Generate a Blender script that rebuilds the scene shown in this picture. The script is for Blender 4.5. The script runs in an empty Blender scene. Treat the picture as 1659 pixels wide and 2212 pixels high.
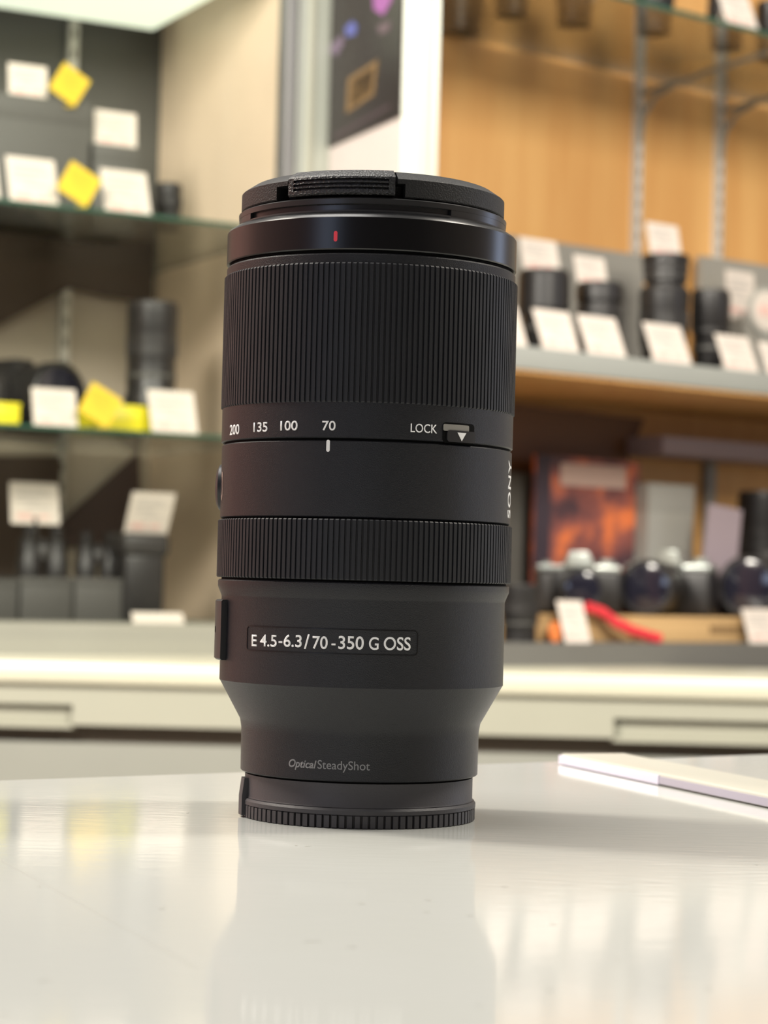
import bpy, bmesh, math, random
from mathutils import Vector, Matrix
random.seed(7)
S = bpy.context.scene
COL = S.collection
PI = math.pi
R = math.radians
# ------------------------------------------------------------------ camera
FPX, CX, CY = 4800.0, 829.5, 1106.0
PITCH, ROLL = R(1.78), R(1.42)
TOP = 0.90                                    # counter height
EYE = TOP + 0.0636
C0 = Vector((0, 0, EYE))
F = Vector((0, math.cos(PITCH), math.sin(PITCH)))
U0 = Vector((0, -math.sin(PITCH), math.cos(PITCH)))
R0 = Vector((1, 0, 0))
RT = math.cos(ROLL) * R0 + math.sin(ROLL) * U0
UP = math.cos(ROLL) * U0 - math.sin(ROLL) * R0

def ray(px, py):
    return F + RT * ((px - CX) / FPX) - UP * ((py - CY) / FPX)
def at_z(px, py, z):
    d = ray(px, py); t = (z - C0.z) / d.z
    return C0 + d * t
def on_plane(px, py, P, n):
    d = ray(px, py); t = (P - C0).dot(n) / d.dot(n)
    return C0 + d * t

cd = bpy.data.cameras.new('camera'); cam = bpy.data.objects.new('camera', cd); COL.objects.link(cam)
m = Matrix((RT, UP, -F)).transposed().to_4x4(); m.translation = C0
cam.matrix_world = m
cd.sensor_fit = 'HORIZONTAL'; cd.sensor_width = 36; cd.lens = 36 * FPX / 1659
cd.clip_start = .01
cd.dof.use_dof = True; cd.dof.focus_distance = 0.568; cd.dof.aperture_fstop = 31
S.camera = cam

# ------------------------------------------------------------------ materials
def mat(name, col, rough=.5, metal=0, bump=0, bscale=200, bstretch=(1, 1, 1), spec=.5, var=0, vscale=10, vstretch=(1, 1, 1), col2=None, coat=0, grain=0):
    M = bpy.data.materials.new(name); M.use_nodes = True
    nt = M.node_tree; b = nt.nodes['Principled BSDF']
    b.inputs['Base Color'].default_value = (*col, 1); b.inputs['Roughness'].default_value = rough
    b.inputs['Metallic'].default_value = metal; b.inputs['Specular IOR Level'].default_value = spec
    b.inputs['Coat Weight'].default_value = coat
    tc = nt.nodes.new('ShaderNodeTexCoord')
    def mapped(st):
        mp = nt.nodes.new('ShaderNodeMapping'); mp.inputs['Scale'].default_value = st
        nt.links.new(tc.outputs['Object'], mp.inputs[0]); return mp.outputs[0]
    n = nt.nodes.new('ShaderNodeTexNoise'); n.inputs['Scale'].default_value = vscale; n.inputs['Detail'].default_value = 4
    nt.links.new(mapped(vstretch), n.inputs[0])
    r = nt.nodes.new('ShaderNodeValToRGB')
    r.color_ramp.elements[0].position = .35; r.color_ramp.elements[1].position = .68
    if col2 is None: col2 = tuple(c * (1 - max(var, .03)) for c in col)
    r.color_ramp.elements[0].color = (*col, 1); r.color_ramp.elements[1].color = (*col2, 1)
    nt.links.new(n.outputs['Fac'], r.inputs[0]); nt.links.new(r.outputs[0], b.inputs['Base Color'])
    if bump:
        n2 = nt.nodes.new('ShaderNodeTexNoise'); n2.inputs['Scale'].default_value = bscale; n2.inputs['Detail'].default_value = 3
        nt.links.new(mapped(bstretch), n2.inputs[0])
        bp = nt.nodes.new('ShaderNodeBump'); bp.inputs['Strength'].default_value = bump; bp.inputs['Distance'].default_value = .0004
        nt.links.new(n2.outputs['Fac'], bp.inputs['Height']); nt.links.new(bp.outputs[0], b.inputs['Normal'])
    return M
def emis(name, col, st):
    M = bpy.data.materials.new(name); M.use_nodes = True
    b = M.node_tree.nodes['Principled BSDF']; b.inputs['Base Color'].default_value = (*col, 1)
    b.inputs['Emission Color'].default_value = (*col, 1); b.inputs['Emission Strength'].default_value = st
    return M
def sheet_glass(name, tint, refl=.08):
    M = bpy.data.materials.new(name); M.use_nodes = True; nt = M.node_tree
    nt.nodes.remove(nt.nodes['Principled BSDF'])
    o = nt.nodes['Material Output']; t = nt.nodes.new('ShaderNodeBsdfTransparent'); g = nt.nodes.new('ShaderNodeBsdfGlossy')
    g.inputs['Roughness'].default_value = .03; t.inputs[0].default_value = (*tint, 1)
    fr = nt.nodes.new('ShaderNodeFresnel'); fr.inputs[0].default_value = 1.45
    mu = nt.nodes.new('ShaderNodeMath'); mu.operation = 'MULTIPLY'; mu.inputs[1].default_value = refl / .04
    mu.use_clamp = True
    mx = nt.nodes.new('ShaderNodeMixShader'); nt.links.new(fr.outputs[0], mu.inputs[0]); nt.links.new(mu.outputs[0], mx.inputs[0])
    nt.links.new(t.outputs[0], mx.inputs[1]); nt.links.new(g.outputs[0], mx.inputs[2]); nt.links.new(mx.outputs[0], o.inputs[0])
    return M
M_ = {}
M_['barrel'] = mat('barrel_black', (.0068, .0074, .0105), .35, bump=.4, bscale=4600, spec=.38)
M_['rubber'] = mat('rib_rubber', (.0095, .0102, .0135), .55, bump=.1, bscale=1500, spec=.4)
M_['gloss'] = mat('satin_black', (.003, .003, .004), .30, spec=.45)
M_['capb'] = mat('cap_black', (.010, .010, .0105), .5, bump=.5, bscale=2200, spec=.4)
M_['button'] = mat('button_black', (.008, .008, .009), .36, bump=1.0, bscale=1500, spec=.6)
M_['filter'] = mat('anodised_black', (.05, .05, .052), .33, metal=.6)
M_['gap'] = mat('gap_black', (.003, .003, .003), .8, spec=.1)
M_['rear'] = mat('rear_cap_grey', (.046, .044, .049), .52, bump=.12, bscale=1800)
M_['white'] = mat('white_paint', (.80, .80, .80), .5)
M_['greypaint'] = mat('grey_paint', (.22, .22, .23), .5)
M_['red'] = mat('red_paint', (.75, .04, .06), .4)
M_['slidegrey'] = mat('slider_grey', (.22, .21, .19), .5)
M_['switch'] = mat('switch_black', (.014, .014, .016), .4)
M_['silverink'] = mat('silver_ink', (.7, .58, .55), .25, metal=.8)

def finish(me, angle=35):
    me.shade_smooth(); me.set_sharp_from_angle(angle=R(angle))
def link(name, me, material, parent=None, loc=None):
    me.name = name
    if material: 
        for k in (material if isinstance(material, list) else [material]): me.materials.append(k)
    o = bpy.data.objects.new(name, me); COL.objects.link(o)
    if parent is not None: o.parent = parent
    if loc is not None: o.location = loc
    return o
def bobj(name, bm, material, parent=None, loc=None, angle=35):
    bmesh.ops.recalc_face_normals(bm, faces=bm.faces)
    me = bpy.data.meshes.new(name); bm.to_mesh(me); bm.free(); finish(me, angle)
    return link(name, me, material, parent, loc)
def empty(name, loc, rz=0):
    o = bpy.data.objects.new(name, None); o.empty_display_size = .02; COL.objects.link(o); o.location = loc; o.rotation_euler = (0, 0, rz); return o
def tag(o, label, cat, group=None):
    o['label'] = label; o['category'] = cat
    if group: o['group'] = group
    return o
def struct(o):
    o['kind'] = 'structure'; return o

def lathe(bm, prof, n=192, close=True):
    rings = []
    for r, z in prof:
        rings.append([bm.verts.new((r * math.cos(2 * PI * k / n), r * math.sin(2 * PI * k / n), z)) for k in range(n)])
    for a, b in zip(rings, rings[1:]):
        for k in range(n):
            bm.faces.new((a[k], a[(k + 1) % n], b[(k + 1) % n], b[k]))
    if close:
        bm.faces.new(rings[0]); bm.faces.new(rings[-1])
def ribbed(bm, r_in, r_out, z0, z1, count, frac=.6, ch=.0004, rtop=None):
    # tube wall of raised ribs; frac of each pitch is rib
    def ring(rr, z):
        L = []
        for k in range(count):
            a = 2 * PI * k / count; p = 2 * PI / count
            for f_, ro in ((0.0, 1), (frac, 1), (frac + .07, 0), (1 - .07, 0)):
                rad = rr if ro else min(rr, r_in)
                L.append(bm.verts.new((rad * math.cos(a + f_ * p), rad * math.sin(a + f_ * p), z)))
        return L
    rs = [ring(r_in, z0), ring(r_out - ch, z0), ring(r_out, z0 + ch), ring(r_out, z1 - ch), ring(r_out - ch, z1), ring(r_in - .0012, z1), ]
    N = len(rs[0])
    for a, b in zip(rs, rs[1:]):
        for k in range(N):
            try: bm.faces.new((a[k], a[(k + 1) % N], b[(k + 1) % N], b[k]))
            except ValueError: pass
def sector(bm, prof, a0, a1, n=48):
    """closed profile polygon (r,z) swept from angle a0 to a1"""
    rings = []
    for k in range(n + 1):
        a = a0 + (a1 - a0) * k / n
        rings.append([bm.verts.new((r * math.sin(a), -r * math.cos(a), z)) for r, z in prof])
    m_ = len(prof)
    for A, B in zip(rings, rings[1:]):
        for k in range(m_): bm.faces.new((A[k], A[(k + 1) % m_], B[(k + 1) % m_], B[k]))
    bm.faces.new(rings[0]); bm.faces.new(rings[-1])
def box(bm, x0, x1, y0, y1, z0, z1, bev=0, seg=2, M=None):
    r = bmesh.ops.create_cube(bm, size=1); vs = r['verts']
    for v in vs:
        v.co = Vector(((x0 + x1) / 2 + v.co.x * (x1 - x0), (y0 + y1) / 2 + v.co.y * (y1 - y0), (z0 + z1) / 2 + v.co.z * (z1 - z0)))
    if bev:
        es = list({e for v in vs for e in v.link_edges})
        rr = bmesh.ops.bevel(bm, geom=es, offset=bev, segments=seg, affect='EDGES', profile=.5)
        vs = list({v for f in rr['faces'] for v in f.verts} | {v for v in vs if v.is_valid})
    if M is not None:
        for v in vs: v.co = M @ v.co
    return vs
def cyl(bm, p0, p1, r0, r1=None, n=24, caps=True):
    if r1 is None: r1 = r0
    d = p1 - p0; q = d.to_track_quat('Z', 'Y').to_matrix().to_4x4(); L = d.length
    A = [bm.verts.new(p0 + q @ Vector((r0 * math.cos(2 * PI * k / n), r0 * math.sin(2 * PI * k / n), 0))) for k in range(n)]
    B = [bm.verts.new(p0 + q @ Vector((r1 * math.cos(2 * PI * k / n), r1 * math.sin(2 * PI * k / n), L))) for k in range(n)]
    for k in range(n): bm.faces.new((A[k], A[(k + 1) % n], B[(k + 1) % n], B[k]))
    if caps: bm.faces.new(A); bm.faces.new(B)
def tube(bm, pts, r, n=10):
    rings = []
    for i, p in enumerate(pts):
        d = (pts[min(i + 1, len(pts) - 1)] - pts[max(i - 1, 0)]).normalized()
        q = d.to_track_quat('Z', 'Y').to_matrix()
        rings.append([bm.verts.new(p + q @ Vector((r * math.cos(2 * PI * k / n), r * math.sin(2 * PI * k / n), 0))) for k in range(n)])
    for a, b in zip(rings, rings[1:]):
        for k in range(n): bm.faces.new((a[k], a[(k + 1) % n], b[(k + 1) % n], b[k]))
    bm.faces.new(rings[0]); bm.faces.new(rings[-1])

# ================================================================== THE LENS
AX = at_z(773, 1763.5, TOP); AXY = Vector((AX.x, AX.y)); D = AX.y
def axis_px(y): return 773 + (1763.5 - y) * .0248
def prof_pt(y, half):
    """pixel row at the front centre and silhouette half width -> (radius, height)"""
    z = .05
    r = .038
    for _ in range(12):
        depth = D * math.cos(PITCH) + (z + TOP - EYE) * math.sin(PITCH)
        r = depth * math.sin(math.atan(half / FPX))
        P = on_plane(axis_px(y), y, Vector((0, D - r, 0)), Vector((0, 1, 0)))
        z = P.z - TOP
    return r, z
def surf(px, py, rad):
    """pixel -> (angle around lens from the front, height) on the cylinder of that radius"""
    d = ray(px, py); ox, oy = C0.x - AX.x, C0.y - AX.y
    a = d.x * d.x + d.y * d.y; b = 2 * (ox * d.x + oy * d.y); c = ox * ox + oy * oy - rad * rad
    disc = max(b * b - 4 * a * c, 0)
    t = (-b - math.sqrt(disc)) / (2 * a)
    P = C0 + d * t
    return math.atan2(P.x - AX.x, -(P.y - AX.y)), P.z - TOP
def bend(me, rad, ang, z):
    """flat mesh (x along, z up, -y outward) wrapped on the lens at angle/height"""
    bm = bmesh.new(); bm.from_mesh(me)
    xs = [v.co.x for v in bm.verts]; x0, x1 = min(xs), max(xs)
    x = x0 + .0008
    while x < x1:
        bmesh.ops.bisect_plane(bm, geom=bm.verts[:] + bm.edges[:] + bm.faces[:], plane_co=(x, 0, 0), plane_no=(1, 0, 0)); x += .0008
    for v in bm.verts:
        a = ang + v.co.x / rad; rr = rad - v.co.y
        v.co = Vector((rr * math.sin(a), -rr * math.cos(a), z + v.co.z))
    bm.to_mesh(me); bm.free()
def flat_poly(pts, th):
    bm = bmesh.new(); f = bm.faces.new([bm.verts.new((x, .0001, z)) for x, z in pts])
    r = bmesh.ops.extrude_face_region(bm, geom=[f])
    for v in r['geom']:
        if isinstance(v, bmesh.types.BMVert): v.co.y = -th
    bmesh.ops.recalc_face_normals(bm, faces=bm.faces)
    me = bpy.data.meshes.new('p'); bm.to_mesh(me); bm.free(); return me
def rrect(w, h, r, n=6):
    P = []
    for cx, cz, a in ((w / 2 - r, h / 2 - r, 0), (-w / 2 + r, h / 2 - r, 90), (-w / 2 + r, -h / 2 + r, 180), (w / 2 - r, -h / 2 + r, 270)):
        for k in range(n + 1): t = R(a + 90 * k / n); P.append((cx + r * math.cos(t), cz + r * math.sin(t)))
    return P
def ring_poly(w, h, r, wd, th):
    A = rrect(w, h, r); B = rrect(w - 2 * wd, h - 2 * wd, r - wd); n = len(A)
    bm = bmesh.new()
    L = [[bm.verts.new((x, y, z)) for x, z in Q] for Q, y in ((A, .0001), (A, -th), (B, -th), (B, .0001))]
    for i in range(4):
        a, b = L[i], L[(i + 1) % 4]
        for k in range(n): bm.faces.new((a[k], a[(k + 1) % n], b[(k + 1) % n], b[k]))
    bmesh.ops.recalc_face_normals(bm, faces=bm.faces)
    me = bpy.data.meshes.new('p'); bm.to_mesh(me); bm.free(); return me
def text_mesh(txt, shear=0, bold=0, ext=.00006, space=1):
    cu = bpy.data.curves.new('t', 'FONT'); cu.body = txt; cu.size = 1; cu.shear = shear; cu.offset = bold; cu.resolution_u = 6
    cu.space_character = space
    o = bpy.data.objects.new('t', cu); COL.objects.link(o); bpy.context.view_layer.update()
    dg = bpy.context.evaluated_depsgraph_get()
    me = bpy.data.meshes.new_from_object(o.evaluated_get(dg), depsgraph=dg)
    bpy.data.objects.remove(o); bpy.data.curves.remove(cu)
    return me
def fit(me, w, h, th=.00005):
    """centre on origin in xz, size w x h, standing"""
    xs = [v.co.x for v in me.vertices]; ys = [v.co.y for v in me.vertices]
    x0, x1, y0, y1 = min(xs), max(xs), min(ys), max(ys)
    for v in me.vertices:
        v.co = Vector((((v.co.x - x0) / (x1 - x0) - .5) * w, -th, ((v.co.y - y0) / (y1 - y0) - .5) * h))
    bm = bmesh.new(); bm.from_mesh(me)
    r = bmesh.ops.extrude_face_region(bm, geom=bm.faces[:])
    for v in r['geom']:
        if isinstance(v, bmesh.types.BMVert): v.co.y += th * 1.2
    bmesh.ops.recalc_face_normals(bm, faces=bm.faces); bm.to_mesh(me); bm.free()
    return me
def lens_text(name, txt, px0, px1, pyt, pyb, rad, material, parent, shear=0, bold=0, space=1, th=.00006, rot=False):
    pym = (pyt + pyb) / 2; xm = (px0 + px1) / 2
    a0, _ = surf(px0, pym, rad); a1, _ = surf(px1, pym, rad)
    _, zt = surf(xm, pyt, rad); _, zb = surf(xm, pyb, rad)
    me = text_mesh(txt, shear, bold, space=space)
    if rot:
        for v in me.vertices: v.co = Vector((-v.co.y, v.co.x, 0)) if rot == 1 else Vector((v.co.y, -v.co.x, 0))
    fit(me, rad * (a1 - a0), zt - zb, th); bend(me, rad, (a0 + a1) / 2, (zt + zb) / 2)
    return link(name, me, material, parent)
def lens_patch(name, px0, px1, pyt, pyb, rad, material, parent, th=.00015, corner=.5, pts=None):
    pym = (pyt + pyb) / 2; xm = (px0 + px1) / 2
    a0, _ = surf(px0, pym, rad); a1, _ = surf(px1, pym, rad); _, zt = surf(xm, pyt, rad); _, zb = surf(xm, pyb, rad)
    w, h = rad * (a1 - a0), zt - zb
    me = flat_poly(pts(w, h) if pts else rrect(w, h, corner * min(w, h) * .98), th)
    bend(me, rad, (a0 + a1) / 2, (zt + zb) / 2); finish(me, 30)
    return link(name, me, material, parent)

lens = empty('zoom_lens', (AX.x, AX.y, TOP))
tag(lens, 'large black telephoto zoom lens standing upright in sharp focus on the white counter', 'camera lens')
def P_(y, half): return prof_pt(y, half)
def solid(name, rows, material, parent=lens, n=192, angle=30):
    bm = bmesh.new(); lathe(bm, rows, n); return bobj(name, bm, material, parent, angle=angle)
def Z(y, half): return prof_pt(y, half)[1]
def RR(half, y=1100): return prof_pt(y, half)[0]

# --- rear cap
zc0 = 0.0
r_c, z_c1 = P_(1748, 252.5)
r_m, z_m1 = P_(1694, 246)
bm = bmesh.new()
lathe(bm, [(r_c - .0012, .0006), (r_c - .0010, .0004), (r_c - .0010, z_c1 - .0012), (r_m + .0002, z_c1 + .0002), (r_m, z_c1 + .0006), (r_m, z_m1)], 192)
rear = bobj('rear_cap', bm, M_['rear'], lens)
bm = bmesh.new(); ribbed(bm, r_c - .0009, r_c, 0.0, z_c1 - .0016, 99, .66, .0003)
lathe(bm, [(r_c - .0011, z_c1 - .0018), (r_c + .0001, z_c1 - .0016), (r_c + .0001, z_c1 - .0006), (r_c - .0003, z_c1), (r_m - .0005, z_c1 + .0001)], 192, close=False)
bobj('knurled_grip', bm, M_['rear'], rear, angle=25)
# alignment tab on the left of the rear cap
a, zt = surf(533, 1690, r_c); bm = bmesh.new()
sector(bm, [(r_c - .0008, .0006), (r_c + .0009, .0006), (r_c + .0009, z_c1 + .0006), (r_c + .0003, Z(1703, 252)), (r_c - .0012, Z(1703, 252))], R(-80), R(-72), 6)
bobj('alignment_tab', bm, M_['rear'], rear, angle=25)
# --- rear barrel
r1, z1 = P_(1690, 256); r2, z2 = P_(1583, 256.5); r3, z3 = P_(1489, 306.5); r4, z4 = P_(1294, 306); r5, z5 = P_(1274, 314.5); r6, z6 = P_(1258, 314.5)
solid('mount_gap', [(r_m - .0006, z_m1 - .0002), (r_m - .0004, z1 + .0004)], M_['gap'])
solid('rear_barrel', [(r1 - .0012, z1), (r1 - .0003, z1), (r1, z1 + .0003), (r2, z2 - .0012), (r2 + .0004, z2 + .0012), (r3 - .0004, z3 - .0004), (r3, z3 + .0002),
       (r4, z4 - .0004), (r4 + .0001, z4), (r5, z5), (r6, z6 - .0004), (r6 - .0004, z6)], M_['barrel'])
rb = [o for o in COL.objects if o.name == 'rear_barrel'][0]
# name plate
PLR = r4 + .00002
def plate(px0, px1, pyt, pyb, rad, kind, material, parent, name, **k):
    pym = (pyt + pyb) / 2; xm = (px0 + px1) / 2
    a0, _ = surf(px0, pym, rad); a1, _ = surf(px1, pym, rad); _, zt = surf(xm, pyt, rad); _, zb = surf(xm, pyb, rad)
    me = ring_poly(rad * (a1 - a0), zt - zb, .0011, .00022, .00012); bend(me, rad, (a0 + a1) / 2, (zt + zb) / 2); finish(me, 30)
    return link(name, me, material, parent)
plate(533, 903, 1358, 1413, PLR, 0, M_['gloss'], rb, 'name_plate_rim')
PX = [('E', 544, 555, 1371, 1396), ('4.5-6.3', 562, 653, 1370, 1398), ('/', 657, 669, 1370, 1402), ('70', 675, 708, 1374, 1402),
      ('-', 716, 725, 1390, 1394), ('350', 731, 786, 1374, 1403), ('G', 797, 818, 1376, 1404), ('OSS', 829, 887, 1376, 1405)]
for t, x0, x1, yt, yb in PX:
    if t == '4.5-6.3':
        lens_text('lens_lettering', '4.5', 562, 598, 1371, 1397, PLR, M_['white'], rb, bold=.008)
        lens_text('lens_lettering', '-', 602, 610, 1385, 1389, PLR, M_['white'], rb)
        lens_text('lens_lettering', '6.3', 613, 652, 1371, 1398, PLR, M_['white'], rb, bold=.012)
    else:
        lens_text('lens_lettering', t, x0, x1, yt, yb, PLR, M_['white'], rb, bold=.012)
lens_text('stabiliser_lettering', 'Optical', 624, 684, 1641, 1664, r1, M_['greypaint'], rb, shear=.25, bold=.02)
lens_text('stabiliser_lettering', 'SteadyShot', 686, 799, 1644, 1669, r1, M_['greypaint'], rb)
# focus mode switch block on the left
a0, zt = surf(492, 1302, r4); zt = Z(1300, 318) - .0006; zb = Z(1447, 318) + .0006
bm = bmesh.new(); 
sector(bm, [(r4 - .0004, zb), (r4 + .0012, zb), (r4 + .0016, zb + .0004), (r4 + .0016, zt - .0004), (r4 + .0012, zt), (r4 - .0004, zt)], R(-102), R(-69.5), 16)
sw = bobj('mode_switch_panel', bm, M_['switch'], lens, angle=25)
hm = (zt + zb) / 2
bm = bmesh.new(); ac = R(-80.5); c = Vector((math.sin(ac), -math.cos(ac), 0))
cyl(bm, c * (r4 + .0014) + Vector((0, 0, hm)), c * (r4 + .00168) + Vector((0, 0, hm)), .0009, n=16)
bobj('switch_hole', bm, M_['gap'], sw)
# --- focus ring
rf, zf0 = P_(1254, 318); _, zf1 = P_(1122, 318)
bm = bmesh.new(); ribbed(bm, rf - .00055, rf, zf0, zf1, 172, .62, .0003)
lathe(bm, [(rf - .0008, zf0), (rf - .00045, zf0 + .00001), (rf - .00045, zf1 - .00001), (rf - .0008, zf1)], 192)
bobj('focus_ring', bm, M_['rubber'], lens, angle=25)
solid('ring_gap', [(r6 - .0009, z6 - .0003), (r6 - .0009, zf0 + .0003)], M_['gap'])
# --- fixed middle barrel
rm_, zm0 = P_(1119, 313.5); _, zm1 = P_(952, 313.5)
solid('ring_gap', [(rm_ - .0008, zf1 - .0003), (rm_ - .0008, zm0 + .0003)], M_['gap'])
mid = solid('middle_barrel', [(rm_ - .0004, zm0), (rm_, zm0 + .0003), (rm_, zm1 - .0003), (rm_ - .0003, zm1)], M_['barrel'])
solid('ring_gap', [(rm_ - .0008, zm1 - .0003), (rm_ - .0008, zm1 + .0009)], M_['gap'])
lens_patch('index_line', 705, 712.5, 950, 976, rm_, M_['white'], mid, .00006, .5)
# maker lettering, reading downward-up on the right flank
zS0, zS1 = Z(992, 313), Z(1120, 313)
zS0 = surf(1098, 994, rm_)[1]; zS1 = surf(1098, 1119, rm_)[1]
me = text_mesh('SONY', 0, .012, space=1.1)
for v in me.vertices: v.co = Vector((-v.co.y, v.co.x, 0))
fit(me, .0050, zS0 - zS1, .00006); bend(me, rm_, R(78.5), (zS0 + zS1) / 2); link('maker_lettering', me, M_['white'], mid)
# round focus hold button on left flank
zb_ = (surf(480, 1000, rm_)[1] + surf(480, 1100, rm_)[1]) / 2
bm = bmesh.new(); ac = R(-93); c = Vector((math.sin(ac), -math.cos(ac), 0))
hz = Vector((0, 0, zb_)); br = .0062
for ra, rb_, h0, h1 in ((br, br, -.001, .0005), (br, br * .8, .0005, .0012), (br * .8, br * .55, .0012, .00145)):
    cyl(bm, c * (rm_ + h0) + hz, c * (rm_ + h1) + hz, ra, rb_, 40)
btn = bobj('focus_hold_button', bm, M_['switch'], mid, angle=60)
# badge: printed letter plate just in front of the button
bm = bmesh.new(); n_ = Vector((math.sin(R(-83)), -math.cos(R(-83)), 0)); 
def ring_badge(bm, ang, ro, ri, thick):
    c = Vector((math.sin(ang), -math.cos(ang), 0)); t = Vector((0, 0, 1)).cross(c)
    L = []
    for k in range(32):
        th_ = 2 * PI * k / 32
        for rr in (ro, ri):
            s = rr * .42 * math.cos(th_); z = rr * math.sin(th_); a = ang + s / rm_
            L.append(bm.verts.new((math.sin(a) * (rm_ + thick), -math.cos(a) * (rm_ + thick), zb_ + z)))
    for k in range(32):
        a, b, c_, d = L[2 * k], L[2 * k + 1], L[(2 * k + 3) % 64], L[(2 * k + 2) % 64]
        bm.faces.new((a, b, c_, d))
ring_badge(bm, R(-78.5), .0040, .0025, .00008)
bobj('button_badge', bm, M_['silverink'], mid)
# --- zoom scale band
rz, zz0 = P_(947, 314.5); _, zz1 = P_(871, 315)
scale = solid('zoom_scale_band', [(rz - .0004, zz0), (rz, zz0 + .0003), (rz, zz1 + .0004)], M_['barrel'])
for t, x0, x1, yt, yb in (('70', 696, 725, 909, 930), ('100', 606, 643, 909, 930), ('135', 548, 578, 912, 933), ('200', 497, 517, 917, 939)):
    lens_text('scale_numeral', t, x0, x1, yt, yb, rz, M_['white'], scale, bold=.012)
lens_text('lock_lettering', 'LOCK', 887, 944, 916, 935, rz, M_['white'], scale, bold=.004)
lens_patch('lock_recess', 956, 1024, 914, 958, rz, M_['gap'], scale, .00008, .2)
lens_patch('lock_track', 957, 1012, 917.5, 932, rz, M_['slidegrey'], scale, .00025, .25)
sl = lens_patch('lock_slider', 964, 1024, 931, 956, rz, M_['switch'], scale, .0005, .3)
lens_patch('lock_arrow', 988, 1007, 935, 953, rz + .00051, M_['white'], sl, .00005, pts=lambda w, h: [(-w / 2, h / 2), (0, -h / 2), (w / 2, h / 2)])
# --- zoom ring
rzr0, zr0 = P_(870, 317); rzr, zr1 = P_(566, 317)
bm = bmesh.new(); ribbed(bm, rzr0 - .00055, rzr0, zr0, zr1, 172, .6, .0004)
lathe(bm, [(rzr0 - .0009, zr0), (rzr0 - .00045, zr0 + .00001), (rzr0 - .00045, zr1 - .00001), (rzr0 - .0009, zr1)], 192)
bobj('zoom_ring', bm, M_['rubber'], lens, angle=25)
# --- collar, hood ring, filter thread
rc_, zc1 = P_(546, 311.5)
solid('front_collar', [(rc_, zr1 - .0003), (rc_, zc1 - .0004), (rc_ - .0003, zc1)], M_['barrel'])
rh, zh0 = P_(540, 312.5); _, zh1 = P_(466, 312.5)
solid('ring_gap', [(rh - .0010, zc1 - .0003), (rh - .0010, zh0 + .0003)], M_['gap'])
rft, zft0 = P_(456, 289)
hood = solid('hood_mount_ring', [(rh - .0008, zh0), (rh - .0002, zh0 + .0001), (rh, zh0 + .0004), (rh, zh1 - .0003), (rh - .0004, zh1 + .0003), (rft + .0008, zh1 + .0014), (rft - .001, zh1 + .0015)], M_['gloss'])
lens_patch('red_index_mark', 721, 729, 499, 521.5, rh, M_['red'], hood, .00006, .5)
zA, zB, zC_, zD = zh1 + .0013, Z(453, 288), Z(441, 287), Z(427, 286)
bm = bmesh.new()
lathe(bm, [(rft - .0006, zA), (rft - .0001, zA), (rft - .0002, zB), (rft - .0012, zB + .0001), (rft - .0012, zC_), (rft - .0001, zC_ + .0001), (rft, zD - .0003), (rft - .0004, zD)], 192)
flt = bobj('filter_thread_ring', bm, M_['filter'], lens, angle=25)
bm = bmesh.new()
sector(bm, [(rft - .0014, zB - .0001), (rft - .00015, zB - .0001), (rft - .00015, zC_ + .0002), (rft - .0014, zC_ + .0002)], R(34.5), R(360 - 63), 96)
bobj('thread_filler', bm, M_['filter'], flt, angle=25)
# --- front cap
rcp, zw0 = P_(424, 283.5); _, zw1 = P_(384, 283.5)
rch = rcp - .0030; zch = Z(384, 283.5) + .0024
cap = solid('front_cap', [(rcp - .0020, zD), (rcp - .0020, zw0 + .0002), (rcp - .0045, zw0 + .0003), (rcp - .0045, zw1 - .0002), (rch, zw1), (rch - .0002, zch - .0002), (rch - .001, zch), (.0002, zch + .0005)], M_['capb'])
bm = bmesh.new()
bA0, bA1 = surf(598, 400, rcp)[0], surf(876, 400, rcp)[0]
cA0, cA1 = surf(624, 390, rcp)[0], surf(857, 385, rcp)[0]
sector(bm, [(rcp - .0046, zw0), (rcp - .0003, zw0), (rcp, zw0 + .0003), (rcp, zw1 - .0010), (rcp - .0046, zw1 - .0010)], bA1, bA0 + 2 * PI, 160)
sector(bm, [(rcp - .0060, zw1 - .0012), (rcp, zw1 - .0012), (rcp, zw1), (rcp - .0003, zw1 + .0003), (rch, zch - .0003), (rch - .0008, zch), (rch - .004, zch)], cA1 + .01, cA0 + 2 * PI - .01, 160)
bobj('cap_rim', bm, M_['capb'], cap, angle=25)
# pinch button with three finger grooves
zb0, zb1 = zw0 + .0004, zch + .0003
hgt = zw1 - zb0; sA0, sA1 = cA0 + .012, cA1 - .012
bm = bmesh.new(); g = []
gr = [(rcp - .0040, zb0), (rcp + .0003, zb0), (rcp + .0007, zb0 + .0004)]
gz0, gz1 = zb0 + hgt * .27, zw1 + .0001
for k in range(3):
    a = gz0 + (gz1 - gz0) * k / 3; w = (gz1 - gz0) / 3
    gr += [(rcp + .0007, a + w * .1), (rcp - .0002, a + w * .2), (rcp - .0002, a + w * .55), (rcp + .0007, a + w * .7)]
top = [(rcp + .0006, zw1 + .0003), (rcp + .0002, zw1 + .0008), (rch + .0004, zb1 - .0002), (rch - .001, zb1), (rcp - .0060, zb1), (rcp - .0060, zb0 + .001)]
solidp = [(rcp - .0040, zb0), (rcp + .0003, zb0), (rcp + .0007, zb0 + .0004)] + top
sector(bm, solidp, sA0, sA0 + .045, 3); sector(bm, solidp, sA1 - .045, sA1, 3)
sector(bm, gr + top, sA0 + .044, sA1 - .044, 40)
bobj('pinch_button', bm, M_['button'], cap, angle=20)

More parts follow.
